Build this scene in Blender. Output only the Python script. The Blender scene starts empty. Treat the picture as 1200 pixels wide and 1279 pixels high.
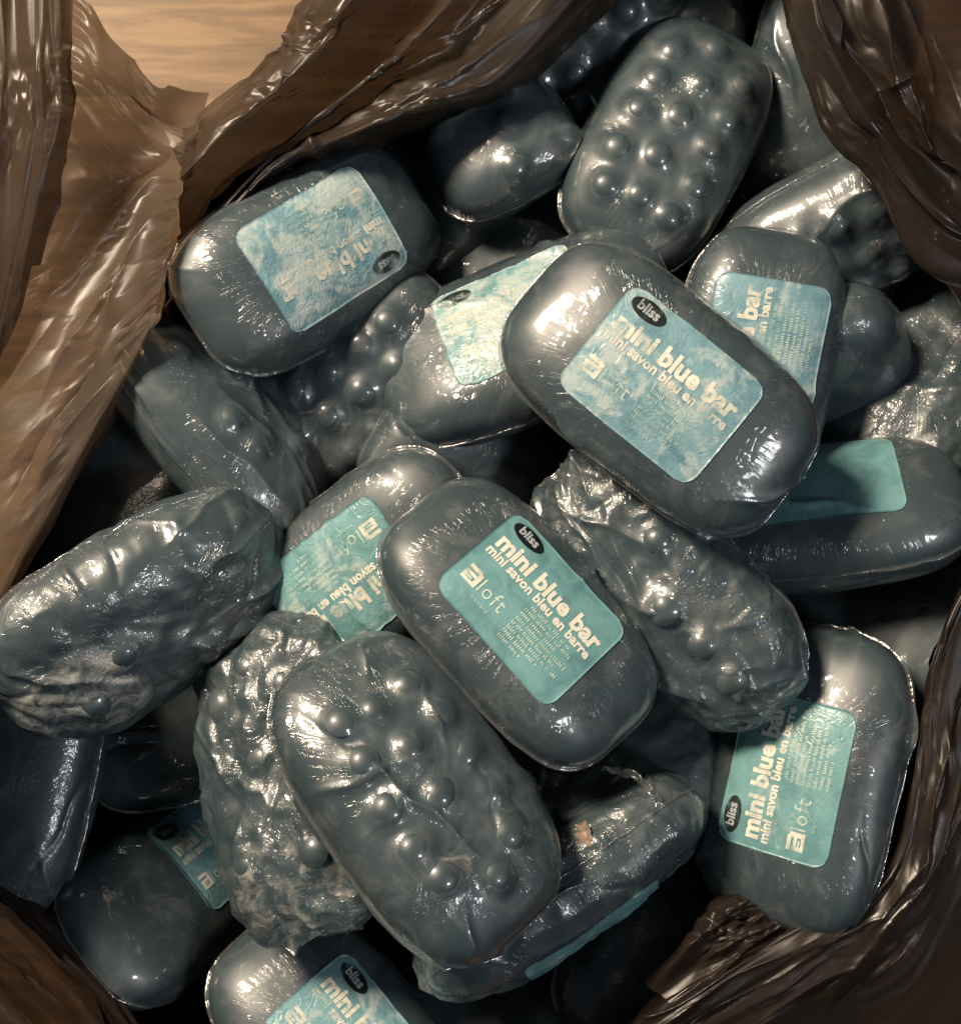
import bpy, math, random
import numpy as np
from mathutils import Vector, Matrix

random.seed(7)
S = bpy.context.scene
C = S.collection

# ------------------------------------------------------------------ scale, camera, light
U = 0.00017          # metres per drawing unit (one unit = one photo pixel on the plane z = 0)
H = 1700.0           # camera height over the plane z = 0
FLOOR = -640.0       # floor below that plane


def P(px, py, z=0.0):
    k = (H - z) / H
    return np.array([(px - 600.0) * k, (639.5 - py) * k, z])


def W(p):            # drawing units -> world metres (floor at 0)
    return Vector((float(p[0]) * U, float(p[1]) * U, (float(p[2]) - FLOOR) * U))


cam_d = bpy.data.cameras.new('camera')
cam = bpy.data.objects.new('camera', cam_d)
C.objects.link(cam)
cam.location = W((0, 0, H))
cam_d.sensor_fit = 'VERTICAL'
cam_d.angle = 2 * math.atan(639.5 / H)
cam_d.clip_start = 0.01
cam_d.clip_end = 20
cam_d.dof.use_dof = True
cam_d.dof.focus_distance = (H - 90) * U
cam_d.dof.aperture_fstop = 18.0
S.camera = cam

S.view_settings.view_transform = 'Standard'
S.view_settings.look = 'None'
S.view_settings.exposure = 0.0
S.view_settings.gamma = 1.0
S.cycles.max_bounces = 8
S.cycles.transparent_max_bounces = 16
S.cycles.use_denoising = True

w = bpy.data.worlds.new('World')
S.world = w
w.use_nodes = True
w.node_tree.nodes['Background'].inputs['Color'].default_value = (0.50, 0.66, 0.80, 1)
w.node_tree.nodes['Background'].inputs['Strength'].default_value = 0.06


def area(name, loc, target, power, size, col):
    d = bpy.data.lights.new(name, 'AREA')
    d.energy = power
    d.size = size
    d.color = col
    o = bpy.data.objects.new(name, d)
    C.objects.link(o)
    o.location = Vector(loc)
    o.rotation_euler = (Vector(target) - Vector(loc)).to_track_quat('-Z', 'Y').to_euler()
    return o


TGT = W((0, 0, 0))
area('ceiling_lamp', TGT + Vector((-0.40, 0.42, 0.52)), TGT, 11.0, 0.17, (1.0, 0.82, 0.62))
area('second_lamp', TGT + Vector((0.60, -0.30, 0.80)), TGT, 2.2, 0.16, (0.97, 0.97, 1.0))

# ------------------------------------------------------------------ numpy noise


def _hash(ix, iy, iz, seed):
    h = (ix.astype(np.int64) * 73856093) ^ (iy.astype(np.int64) * 19349663) ^ (iz.astype(np.int64) * 83492791) ^ (seed * 2654435761)
    h = (h & 0xffffffff).astype(np.uint64)
    h = ((h ^ (h >> np.uint64(16))) * np.uint64(0x45d9f3b)) & np.uint64(0xffffffff)
    h = ((h ^ (h >> np.uint64(16))) * np.uint64(0x45d9f3b)) & np.uint64(0xffffffff)
    return h ^ (h >> np.uint64(16))


def pnoise(p, seed=0):
    i = np.floor(p)
    f = p - i
    u = f * f * f * (f * (f * 6 - 15) + 10)
    out = np.zeros(len(p))
    for dx in (0, 1):
        for dy in (0, 1):
            for dz in (0, 1):
                h = _hash(i[:, 0] + dx, i[:, 1] + dy, i[:, 2] + dz, seed)
                gx = (h & np.uint64(255)).astype(float) / 127.5 - 1
                gy = ((h >> np.uint64(8)) & np.uint64(255)).astype(float) / 127.5 - 1
                gz = ((h >> np.uint64(16)) & np.uint64(255)).astype(float) / 127.5 - 1
                wgt = (u[:, 0] if dx else 1 - u[:, 0]) * (u[:, 1] if dy else 1 - u[:, 1]) * (u[:, 2] if dz else 1 - u[:, 2])
                out += wgt * (gx * (f[:, 0] - dx) + gy * (f[:, 1] - dy) + gz * (f[:, 2] - dz))
    return out


def fbm(p, seed=0, octv=3):
    o = np.zeros(len(p))
    a = 1.0
    for k in range(octv):
        o += a * pnoise(p * 2.0 ** k, seed + k * 17)
        a *= 0.5
    return o


def worley(q, seed=0):          # 2-D, returns F1, F2
    i = np.floor(q)
    f1 = np.full(len(q), 9.0)
    f2 = np.full(len(q), 9.0)
    z = np.zeros(len(q))
    for dx in (-1, 0, 1):
        for dy in (-1, 0, 1):
            h = _hash(i[:, 0] + dx, i[:, 1] + dy, z, seed)
            cx = i[:, 0] + dx + (h & np.uint64(1023)).astype(float) / 1023
            cy = i[:, 1] + dy + ((h >> np.uint64(10)) & np.uint64(1023)).astype(float) / 1023
            d = np.hypot(q[:, 0] - cx, q[:, 1] - cy)
            f2 = np.where(d < f1, f1, np.minimum(f2, d))
            f1 = np.minimum(f1, d)
    return f1, f2


def facets(q, seed=0):         # sharp-creased, flat-faced height field, about -1..1
    w = np.column_stack([q[:, 0], q[:, 1], np.full(len(q), seed * 1.3)])
    q = q[:, :2] + 0.25 * np.column_stack([pnoise(w * 0.9, seed + 61), pnoise(w * 0.9 + 9.2, seed + 62)])
    i = np.floor(q)
    f = q - i
    z = np.zeros(len(q))

    def val(dx, dy):
        return (_hash(i[:, 0] + dx, i[:, 1] + dy, z, seed) & np.uint64(1023)).astype(float) / 511.5 - 1
    v00, v10, v01, v11 = val(0, 0), val(1, 0), val(0, 1), val(1, 1)
    return np.where(f[:, 0] > f[:, 1], v00 + f[:, 0] * (v10 - v00) + f[:, 1] * (v11 - v10), v00 + f[:, 1] * (v01 - v00) + f[:, 0] * (v11 - v01))


def sstep(a, b, x):
    t = np.clip((x - a) / (b - a), 0, 1)
    return t * t * (3 - 2 * t)

# ------------------------------------------------------------------ materials


def mat(name):
    m = bpy.data.materials.new(name)
    m.use_nodes = True
    nt = m.node_tree
    nt.nodes.clear()
    return m, nt, nt.nodes, nt.links


def nd(nt, typ, **kw):
    n = nt.nodes.new(typ)
    for k, v in kw.items():
        if k.startswith('i_'):
            n.inputs[k[2:]].default_value = v
        else:
            setattr(n, k, v)
    return n


def mth(nt, op, a, b=None, c=None, clamp=False):
    n = nt.nodes.new('ShaderNodeMath')
    n.operation = op
    n.use_clamp = clamp
    for k, v in enumerate((a, b, c)):
        if v is None:
            continue
        if isinstance(v, (int, float)):
            n.inputs[k].default_value = v
        else:
            nt.links.new(v, n.inputs[k])
    return n.outputs[0]


def maprange(nt, v, a, b, c=0.0, d=1.0):
    n = nt.nodes.new('ShaderNodeMapRange')
    n.interpolation_type = 'SMOOTHSTEP'
    nt.links.new(v, n.inputs['Value'])
    n.inputs['From Min'].default_value = a
    n.inputs['From Max'].default_value = b
    n.inputs['To Min'].default_value = c
    n.inputs['To Max'].default_value = d
    return n.outputs['Result']


def mixc(nt, f, a, b):
    n = nt.nodes.new('ShaderNodeMix')
    n.data_type = 'RGBA'
    for s, v in ((0, f), (6, a), (7, b)):
        if isinstance(v, (int, float)):
            n.inputs[s].default_value = v
        elif isinstance(v, tuple):
            n.inputs[s].default_value = v + (1,) if len(v) == 3 else v
        else:
            nt.links.new(v, n.inputs[s])
    return n.outputs[2]


def objcoord(nt):
    tc = nd(nt, 'ShaderNodeTexCoord')
    oi = nd(nt, 'ShaderNodeObjectInfo')
    ad = nd(nt, 'ShaderNodeVectorMath', operation='ADD')
    nt.links.new(tc.outputs['Object'], ad.inputs[0])
    nt.links.new(oi.outputs['Random'], ad.inputs[1])
    return ad.outputs[0]


def noise(nt, vec, scale, detail=2.0, rough=0.5, dist=0.0):
    n = nd(nt, 'ShaderNodeTexNoise')
    n.inputs['Scale'].default_value = scale
    n.inputs['Detail'].default_value = detail
    n.inputs['Roughness'].default_value = rough
    n.inputs['Distortion'].default_value = dist
    if vec is not None:
        nt.links.new(vec, n.inputs['Vector'])
    return n.outputs['Fac']


PX = 1.0 / U


def soap_material():
    m, nt, N, L = mat('soap_in_clear_film')
    oc = objcoord(nt)
    film = nd(nt, 'ShaderNodeAttribute', attribute_name='film').outputs['Vector']
    streak = nd(nt, 'ShaderNodeAttribute', attribute_name='streak').outputs['Fac']
    crink = nd(nt, 'ShaderNodeAttribute', attribute_name='crinkle').outputs['Fac']
    scum = nd(nt, 'ShaderNodeAttribute', attribute_name='scum').outputs['Fac']
    # radial shrink wrinkles round the label
    fw = nd(nt, 'ShaderNodeTexNoise')
    fw.inputs['Scale'].default_value = PX / 22
    fs = nd(nt, 'ShaderNodeVectorMath', operation='SCALE')
    fs.inputs['Scale'].default_value = 5.0
    fa = nd(nt, 'ShaderNodeVectorMath', operation='ADD')
    L.new(oc, fw.inputs['Vector'])
    L.new(fw.outputs['Color'], fs.inputs[0])
    L.new(film, fa.inputs[0])
    L.new(fs.outputs[0], fa.inputs[1])
    s1 = noise(nt, fa.outputs[0], 0.125, 3.0, 0.6)
    s1 = mth(nt, 'SUBTRACT', s1, mth(nt, 'MULTIPLY', mth(nt, 'ABSOLUTE', mth(nt, 'MULTIPLY_ADD', s1, 2.0, -1.0)), 0.5))
    patchy = noise(nt, oc, PX / 38, 2.0)
    patchy = maprange(nt, patchy, 0.36, 0.60, 0.30, 1.0)
    hs = mth(nt, 'MULTIPLY', mth(nt, 'MULTIPLY', s1, streak), patchy)
    # crumpled film
    vor = nd(nt, 'ShaderNodeTexVoronoi', feature='F1')
    vor.inputs['Scale'].default_value = PX / 15
    ds = nd(nt, 'ShaderNodeVectorMath', operation='ADD')
    nz = nd(nt, 'ShaderNodeTexNoise')
    nz.inputs['Scale'].default_value = PX / 30
    sc = nd(nt, 'ShaderNodeVectorMath', operation='SCALE')
    sc.inputs['Scale'].default_value = 18 * U
    L.new(oc, nz.inputs['Vector'])
    L.new(nz.outputs['Color'], sc.inputs[0])
    L.new(oc, ds.inputs[0])
    L.new(sc.outputs[0], ds.inputs[1])
    L.new(ds.outputs[0], vor.inputs['Vector'])
    rid = noise(nt, oc, PX / 26, 3.0, 0.6, 0.8)
    rid = mth(nt, 'ABSOLUTE', mth(nt, 'MULTIPLY_ADD', rid, 2.0, -1.0))
    hc = mth(nt, 'MULTIPLY', mth(nt, 'ADD', mth(nt, 'MULTIPLY', vor.outputs['Distance'], 0.35), mth(nt, 'MULTIPLY', rid, -1.6)), crink)
    micro = noise(nt, oc, PX / 60, 2.0)
    scb = mth(nt, 'MULTIPLY', mth(nt, 'MULTIPLY', noise(nt, oc, PX / 12, 3.0, 0.6), scum), 1.8)
    hc = mth(nt, 'ADD', hc, scb)
    h = mth(nt, 'ADD', mth(nt, 'ADD', mth(nt, 'MULTIPLY', hs, 4.4), hc), mth(nt, 'MULTIPLY', micro, 1.1))
    bump = nd(nt, 'ShaderNodeBump')
    bump.inputs['Strength'].default_value = 1.0
    bump.inputs['Distance'].default_value = 2.6 * U
    L.new(h, bump.inputs['Height'])
    # soap surface under the film
    bump2 = nd(nt, 'ShaderNodeBump')
    bump2.inputs['Strength'].default_value = 0.5
    bump2.inputs['Distance'].default_value = 1.6 * U
    L.new(mth(nt, 'ADD', mth(nt, 'MULTIPLY', hs, 0.5), hc), bump2.inputs['Height'])
    tone = noise(nt, oc, PX / 110, 3.0)
    base = mixc(nt, maprange(nt, tone, 0.3, 0.7), (0.031, 0.052, 0.063), (0.049, 0.075, 0.086))
    cl = noise(nt, oc, PX / 48, 5.0, 0.65, 0.9)
    base = mixc(nt, mth(nt, 'MULTIPLY', maprange(nt, cl, 0.46, 0.70), 0.55), base, (0.128, 0.140, 0.144))
    sn = noise(nt, oc, PX / 26, 5.0, 0.62, 0.8)
    sfac = mth(nt, 'MULTIPLY', maprange(nt, mth(nt, 'ADD', sn, mth(nt, 'MULTIPLY_ADD', scum, 0.55, -0.55)), 0.36, 0.66), mth(nt, 'MULTIPLY', scum, 0.85, clamp=True))
    base = mixc(nt, sfac, base, mixc(nt, maprange(nt, scum, 0.6, 1.0), (0.20, 0.185, 0.155), (0.46, 0.45, 0.41)))
    b = nd(nt, 'ShaderNodeBsdfPrincipled')
    L.new(base, b.inputs['Base Color'])
    b.inputs['Roughness'].default_value = 0.45
    b.inputs['Specular IOR Level'].default_value = 0.85
    L.new(bump2.outputs[0], b.inputs['Normal'])
    b.inputs['Coat Weight'].default_value = 1.0
    rv = maprange(nt, noise(nt, oc, PX / 55, 3.0, 0.6), 0.35, 0.7, 0.05, 0.15)
    cr = mth(nt, 'MULTIPLY_ADD', sfac, 0.25, rv)
    L.new(cr, b.inputs['Coat Roughness'])
    L.new(bump.outputs[0], b.inputs['Coat Normal'])
    o = nd(nt, 'ShaderNodeOutputMaterial')
    L.new(b.outputs[0], o.inputs[0])
    return m


def wear_fac(nt, oc):
    at = nd(nt, 'ShaderNodeAttribute', attribute_type='OBJECT', attribute_name='wear')
    wv = at.outputs['Fac']
    n1 = noise(nt, oc, PX / 55, 4.0, 0.62, 1.0)
    n2 = noise(nt, oc, PX / 14, 3.0, 0.6)
    n = mth(nt, 'ADD', mth(nt, 'MULTIPLY', n1, 0.7), mth(nt, 'MULTIPLY', n2, 0.3))
    return wv, n


def label_material():
    m, nt, N, L = mat('label_paper')
    oc = objcoord(nt)
    wv, n = wear_fac(nt, oc)
    at2 = nd(nt, 'ShaderNodeAttribute', attribute_type='OBJECT', attribute_name='hue')
    blot = noise(nt, oc, PX / 38, 4.0, 0.6, 0.7)
    cA = mixc(nt, at2.outputs['Fac'], (0.20, 0.37, 0.425), (0.17, 0.37, 0.385))
    cB = mixc(nt, at2.outputs['Fac'], (0.125, 0.265, 0.32), (0.11, 0.265, 0.285))
    base = mixc(nt, maprange(nt, blot, 0.34, 0.60), cB, cA)
    pale = maprange(nt, mth(nt, 'ADD', n, mth(nt, 'MULTIPLY', wv, 0.30)), 0.62, 0.76)
    base = mixc(nt, mth(nt, 'MULTIPLY', pale, 0.75), base, (0.50, 0.57, 0.55))
    cr = noise(nt, oc, PX / 20, 3.0, 0.6, 1.2)
    cr = mth(nt, 'ABSOLUTE', mth(nt, 'MULTIPLY_ADD', cr, 2.0, -1.0))
    hh = mth(nt, 'MULTIPLY', cr, mth(nt, 'MULTIPLY_ADD', wv, -1.0, -0.25))
    bump = nd(nt, 'ShaderNodeBump')
    bump.inputs['Strength'].default_value = 0.8
    bump.inputs['Distance'].default_value = 2.2 * U
    L.new(hh, bump.inputs['Height'])
    b = nd(nt, 'ShaderNodeBsdfPrincipled')
    L.new(base, b.inputs['Base Color'])
    b.inputs['Roughness'].default_value = 0.55
    b.inputs['Coat Weight'].default_value = 0.55
    b.inputs['Coat Roughness'].default_value = 0.22
    L.new(bump.outputs[0], b.inputs['Normal'])
    L.new(bump.outputs[0], b.inputs['Coat Normal'])
    o = nd(nt, 'ShaderNodeOutputMaterial')
    L.new(b.outputs[0], o.inputs[0])
    return m


def ink_material(name, col, gain):
    m, nt, N, L = mat(name)
    oc = objcoord(nt)
    wv, n = wear_fac(nt, oc)
    b = nd(nt, 'ShaderNodeBsdfPrincipled')
    b.inputs['Base Color'].default_value = col + (1,)
    b.inputs['Roughness'].default_value = 0.5
    b.inputs['Coat Weight'].default_value = 0.4
    b.inputs['Coat Roughness'].default_value = 0.25
    t = nd(nt, 'ShaderNodeBsdfTransparent')
    mx = nd(nt, 'ShaderNodeMixShader')
    gone = maprange(nt, mth(nt, 'ADD', n, mth(nt, 'MULTIPLY', wv, gain * 2.0)), 0.50, 0.80)
    L.new(gone, mx.inputs[0])
    L.new(b.outputs[0], mx.inputs[1])
    L.new(t.outputs[0], mx.inputs[2])
    o = nd(nt, 'ShaderNodeOutputMaterial')
    L.new(mx.outputs[0], o.inputs[0])
    return m


def film_material():
    m, nt, N, L = mat('clear_film')
    g = nd(nt, 'ShaderNodeBsdfGlossy')
    g.inputs['Color'].default_value = (0.85, 0.85, 0.85, 1)
    g.inputs['Roughness'].default_value = 0.14
    d = nd(nt, 'ShaderNodeBsdfDiffuse')
    d.inputs['Color'].default_value = (0.32, 0.33, 0.32, 1)
    t = nd(nt, 'ShaderNodeBsdfTransparent')
    oc = objcoord(nt)
    bump = nd(nt, 'ShaderNodeBump')
    bump.inputs['Distance'].default_value = 2 * U
    L.new(noise(nt, oc, PX / 12, 3.0), bump.inputs['Height'])
    L.new(bump.outputs[0], g.inputs['Normal'])
    a = nd(nt, 'ShaderNodeMixShader')
    a.inputs[0].default_value = 0.35
    L.new(g.outputs[0], a.inputs[1])
    L.new(d.outputs[0], a.inputs[2])
    mx = nd(nt, 'ShaderNodeMixShader')
    mx.inputs[0].default_value = 0.27
    L.new(t.outputs[0], mx.inputs[1])
    L.new(a.outputs[0], mx.inputs[2])
    o = nd(nt, 'ShaderNodeOutputMaterial')
    L.new(mx.outputs[0], o.inputs[0])
    return m


def bag_material():
    m, nt, N, L = mat('brown_bag_film')
    tc = nd(nt, 'ShaderNodeTexCoord')
    oc = tc.outputs['Object']
    b = nd(nt, 'ShaderNodeBsdfPrincipled')
    tone = noise(nt, oc, PX / 160, 3.0)
    tint = nd(nt, 'ShaderNodeAttribute', attribute_type='OBJECT', attribute_name='milk')
    rg = maprange(nt, noise(nt, oc, PX / 90, 3.0), 0.35, 0.65, 0.28, 0.44)
    L.new(rg, b.inputs['Roughness'])
    L.new(mixc(nt, tint.outputs['Fac'], mixc(nt, tone, (0.016, 0.011, 0.008), (0.028, 0.019, 0.014)), (0.175, 0.136, 0.102)), b.inputs['Base Color'])  # paler base colour imitates lit floor showing through the left film
    b.inputs['Roughness'].default_value = 0.34
    b.inputs['Specular IOR Level'].default_value = 0.5
    n1 = noise(nt, oc, PX / 34, 4.0, 0.6, 1.2)
    n1 = mth(nt, 'ABSOLUTE', mth(nt, 'MULTIPLY_ADD', n1, 2.0, -1.0))
    n2 = noise(nt, oc, PX / 9, 2.0)
    at = nd(nt, 'ShaderNodeAttribute', attribute_type='OBJECT', attribute_name='crumple')
    hh = mth(nt, 'MULTIPLY', mth(nt, 'ADD', mth(nt, 'MULTIPLY', n1, -1.0), mth(nt, 'MULTIPLY', n2, 0.10)), at.outputs['Fac'])
    bump = nd(nt, 'ShaderNodeBump')
    bump.inputs['Strength'].default_value = 0.8
    bump.inputs['Distance'].default_value = 5 * U
    L.new(hh, bump.inputs['Height'])
    L.new(bump.outputs[0], b.inputs['Normal'])
    tl = nd(nt, 'ShaderNodeBsdfTranslucent')
    tl.inputs['Color'].default_value = (0.22, 0.155, 0.105, 1)
    tr = nd(nt, 'ShaderNodeBsdfTransparent')
    tr.inputs['Color'].default_value = (0.62, 0.52, 0.42, 1)
    m1 = nd(nt, 'ShaderNodeMixShader')
    at4 = nd(nt, 'ShaderNodeAttribute', attribute_type='OBJECT', attribute_name='glow')
    L.new(at4.outputs['Fac'], m1.inputs[0])
    L.new(b.outputs[0], m1.inputs[1])
    L.new(tl.outputs[0], m1.inputs[2])
    m2 = nd(nt, 'ShaderNodeMixShader')
    at3 = nd(nt, 'ShaderNodeAttribute', attribute_type='OBJECT', attribute_name='clear')
    L.new(at3.outputs['Fac'], m2.inputs[0])
    L.new(m1.outputs[0], m2.inputs[1])
    L.new(tr.outputs[0], m2.inputs[2])
    o = nd(nt, 'ShaderNodeOutputMaterial')
    L.new(m2.outputs[0], o.inputs[0])
    return m


def wood_material():
    m, nt, N, L = mat('oak_floor')
    tc = nd(nt, 'ShaderNodeTexCoord')
    mp = nd(nt, 'ShaderNodeMapping')
    mp.inputs['Rotation'].default_value = (0, 0, math.radians(-6))
    mp.inputs['Scale'].default_value = (1.0, 11.0, 1.0)
    L.new(tc.outputs['Object'], mp.inputs['Vector'])
    v = mp.outputs[0]
    g1 = noise(nt, v, PX / 420, 5.0, 0.6, 0.8)
    g2 = noise(nt, v, PX / 70, 4.0, 0.6, 0.3)
    col = mixc(nt, maprange(nt, g1, 0.38, 0.62), (0.145, 0.078, 0.028), (0.290, 0.172, 0.070))
    col = mixc(nt, mth(nt, 'MULTIPLY', maprange(nt, g2, 0.45, 0.75), 0.55), col, (0.20, 0.11, 0.05))
    kn = nd(nt, 'ShaderNodeTexNoise')
    kn.inputs['Scale'].default_value = PX / 190
    kn.inputs['Detail'].default_value = 2.0
    L.new(v, kn.inputs['Vector'])
    col = mixc(nt, mth(nt, 'MULTIPLY', maprange(nt, kn.outputs['Fac'], 0.66, 0.74), 0.7), col, (0.16, 0.075, 0.03))
    b = nd(nt, 'ShaderNodeBsdfPrincipled')
    L.new(col, b.inputs['Base Color'])
    b.inputs['Roughness'].default_value = 0.5
    bump = nd(nt, 'ShaderNodeBump')
    bump.inputs['Strength'].default_value = 0.25
    bump.inputs['Distance'].default_value = 2 * U
    L.new(g2, bump.inputs['Height'])
    L.new(bump.outputs[0], b.inputs['Normal'])
    o = nd(nt, 'ShaderNodeOutputMaterial')
    L.new(b.outputs[0], o.inputs[0])
    return m


M_SOAP = soap_material()
M_LABEL = label_material()
M_CREAM = ink_material('cream_ink', (0.82, 0.80, 0.68), 0.14)
M_FINE = ink_material('pale_green_ink', (0.58, 0.72, 0.62), 0.14)
M_BLACK = ink_material('black_ink', (0.006, 0.008, 0.010), 0.10)
M_GREY = ink_material('grey_ink', (0.42, 0.48, 0.48), 0.10)
M_FILM = film_material()
M_BAG = bag_material()
M_WOOD = wood_material()

# ------------------------------------------------------------------ mesh helpers


def mesh_np(name, v, f, smooth=True, material=None, attrs=None):
    """v in drawing units; f an int array (n,3|4) or list of tuples."""
    me = bpy.data.meshes.new(name)
    v = np.asarray(v, dtype=np.float32) * U
    me.vertices.add(len(v))
    me.vertices.foreach_set('co', v.ravel())
    if isinstance(f, np.ndarray):
        k = f.shape[1]
        starts = np.arange(0, f.size, k, dtype=np.int32)
        flat = f.astype(np.int32).ravel()
    else:
        ln = np.array([len(x) for x in f])
        starts = np.concatenate(([0], np.cumsum(ln)[:-1])).astype(np.int32)
        flat = np.array([i for x in f for i in x], dtype=np.int32)
    me.loops.add(len(flat))
    me.loops.foreach_set('vertex_index', flat)
    me.polygons.add(len(starts))
    me.polygons.foreach_set('loop_start', starts)
    me.update(calc_edges=True)
    me.validate()
    me.polygons.foreach_set('use_smooth', np.full(len(me.polygons), smooth, dtype=bool))
    for k, a in (attrs or {}).items():
        a = np.asarray(a, dtype=np.float32)
        if a.ndim == 2:
            at = me.attributes.new(k, 'FLOAT_VECTOR', 'POINT')
            at.data.foreach_set('vector', a.ravel())
        else:
            at = me.attributes.new(k, 'FLOAT', 'POINT')
            at.data.foreach_set('value', a)
    if material:
        me.materials.append(material)
    me.update()
    return me


def part(name, me, parent, **props):
    o = bpy.data.objects.new(name, me)
    C.objects.link(o)
    if parent is not None:
        o.parent = parent
    for k, v in props.items():
        o[k] = v
    return o


def grid_faces(nu, nv):
    i = np.arange(nu - 1)[:, None] * nv + np.arange(nv - 1)[None, :]
    i = i.ravel()
    return np.stack([i, i + nv, i + nv + 1, i + 1], 1)


_cube = {}


def cube_grid(N):
    if N in _cube:
        return _cube[N]
    vs, fs = [], []
    g = np.arange(N + 1)
    A, B = np.meshgrid(g, g, indexing='ij')
    A, B = A.ravel(), B.ravel()
    base = grid_faces(N + 1, N + 1)
    off = 0
    for ax in range(3):
        for side in (0, N):
            c = np.zeros((len(A), 3), int)
            o = [k for k in range(3) if k != ax]
            c[:, o[0]] = A
            c[:, o[1]] = B
            c[:, ax] = side
            f = base + off
            sgn = (1 if side else -1) * (-1 if ax == 1 else 1)
            if sgn < 0:
                f = f[:, ::-1]
            vs.append(c)
            fs.append(f)
            off += len(A)
    v = np.concatenate(vs)
    f = np.concatenate(fs)
    key = (v[:, 0] * (N + 1) + v[:, 1]) * (N + 1) + v[:, 2]
    _, idx, inv = np.unique(key, return_index=True, return_inverse=True)
    v = v[idx] / N * 2.0 - 1
    v = np.tan(v * math.pi / 4)
    f = inv.ravel()[f]
    _cube[N] = (v, f)
    return v, f

# ------------------------------------------------------------------ flat lettering, made once


def text_mesh(s, size, offset=0.0, spacing=1.0, res=2):
    cu = bpy.data.curves.new('lettering', 'FONT')
    cu.body = s
    cu.size = size
    cu.offset = offset
    cu.space_character = spacing
    cu.resolution_u = res
    o = bpy.data.objects.new('lettering', cu)
    C.objects.link(o)
    dg = bpy.context.evaluated_depsgraph_get()
    me = o.evaluated_get(dg).to_mesh()
    v = np.array([tuple(x.co[:2]) for x in me.vertices])
    f = [tuple(p.vertices) for p in me.polygons]
    o.evaluated_get(dg).to_mesh_clear()
    bpy.data.objects.remove(o)
    bpy.data.curves.remove(cu)
    return v, f


def fit(t, x0, x1, y, h=None):
    """scale lettering to run from x0 to x1 with its baseline at y."""
    v, f = t
    v = v.copy()
    lo, hi = v[:, 0].min(), v[:, 0].max()
    k = (x1 - x0) / (hi - lo)
    v[:, 0] = (v[:, 0] - lo) * k + x0
    ky = k if h is None else h
    v[:, 1] = v[:, 1] * ky + y
    return v, f


def merge2d(items):
    vs, fs, o = [], [], 0
    for v, f in items:
        vs.append(v)
        fs += [tuple(i + o for i in x) for x in f]
        o += len(v)
    return np.concatenate(vs), fs


def ellipse2d(cx, cy, rx, ry, n=40, rings=3):
    v = [(cx, cy)]
    f = []
    for r in range(1, rings + 1):
        for k in range(n):
            a = 2 * math.pi * k / n
            v.append((cx + rx * r / rings * math.cos(a), cy + ry * r / rings * math.sin(a)))
    for k in range(n):
        f.append((0, 1 + k, 1 + (k + 1) % n))
    for r in range(rings - 1):
        for k in range(n):
            a, b = 1 + r * n + k, 1 + r * n + (k + 1) % n
            f.append((a, a + n, b + n, b))
    return np.array(v), f


def rect2d(x0, y0, x1, y1):
    return np.array([(x0, y0), (x1, y0), (x1, y1), (x0, y1)], float), [(0, 1, 2, 3)]


LW, LH = 192.0, 143.0    # label size


def lab(u, v):           # label coordinates from its top left corner
    return u - LW / 2, LH / 2 - v


def build_prints():
    T = {}
    x0, y = lab(13, 55)
    x1, _ = lab(181, 0)
    T['title'] = (*fit(text_mesh('mini blue bar', 1.0, 0.04), x0, x1, y), M_CREAM, 2.0)
    x0, y = lab(11, 69)
    x1, _ = lab(181, 0)
    T['subtitle'] = (*fit(text_mesh('mini savon bleu en barre', 1.0, 0.035), x0, x1, y), M_CREAM, 2.0)
    ox, oy = lab(34, 17)
    T['oval'] = (*ellipse2d(ox, oy, 23, 11.5), M_BLACK, 2.0)
    x0, y = lab(20, 21.5)
    x1, _ = lab(48, 0)
    T['brand'] = (*fit(text_mesh('bliss', 1.0, 0.03), x0, x1, y), M_GREY, 2.8)
    # block mark: a square built from bars with one cut corner
    bx, by = lab(13, 113)
    items = [rect2d(bx, by, bx + 22, by + 4), rect2d(bx, by + 4, bx + 5, by + 13), rect2d(bx, by + 16, bx + 18, by + 21),
             rect2d(bx + 16, by + 4, bx + 22, by + 19), rect2d(bx + 5, by + 9, bx + 16, by + 13), rect2d(bx + 5, by + 5.5, bx + 13, by + 7.5)]
    T['logo'] = (*merge2d(items), M_CREAM, 2.0)
    x0, y = lab(38, 112)
    x1, _ = lab(76, 0)
    lt = fit(text_mesh('loft', 1.0, 0.0, 1.15), x0, x1, y, 27)
    x2, y2 = lab(40, 122)
    x3, _ = lab(66, 0)
    T['logotype'] = (*merge2d([lt, fit(text_mesh('hotels', 1.0, 0.0, 1.3), x2, x3, y2, 6)]), M_FINE, 2.0)
    rg = random.Random(3)
    items = []
    for k, (a, b) in enumerate([(96, 158), (92, 168), (92, 150), (92, 172), (92, 160), (92, 176), (92, 148), (92, 128)]):
        u = a
        vv = 78 + k * 7.2
        while u < b:
            for _ in range(rg.randint(2, 7)):
                X, Y = lab(u, vv)
                hgt = rg.choice((3.4, 3.4, 3.6, 5.0))
                items.append(rect2d(X, Y, X + 1.25, Y + hgt))
                if rg.random() < 0.75:
                    q = rg.choice((0.0, hgt / 2 - .4, 1.8))
                    items.append(rect2d(X + 1.3, Y + q, X + 2.3, Y + q + 1.1))
                u += 2.9
                if u > b:
                    break
            u += 2.4
    T['fine'] = (*merge2d(items), M_FINE, 2.0)
    return T


PRINTS = build_prints()
PRINT_NAME = {'title': 'title_lettering', 'subtitle': 'subtitle_lettering', 'oval': 'brand_oval', 'brand': 'brand_lettering',
              'logo': 'logo_block', 'logotype': 'logo_lettering', 'fine': 'fine_print'}

# ------------------------------------------------------------------ the soap bar
EN, EM = 3.4, 2.5


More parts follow.
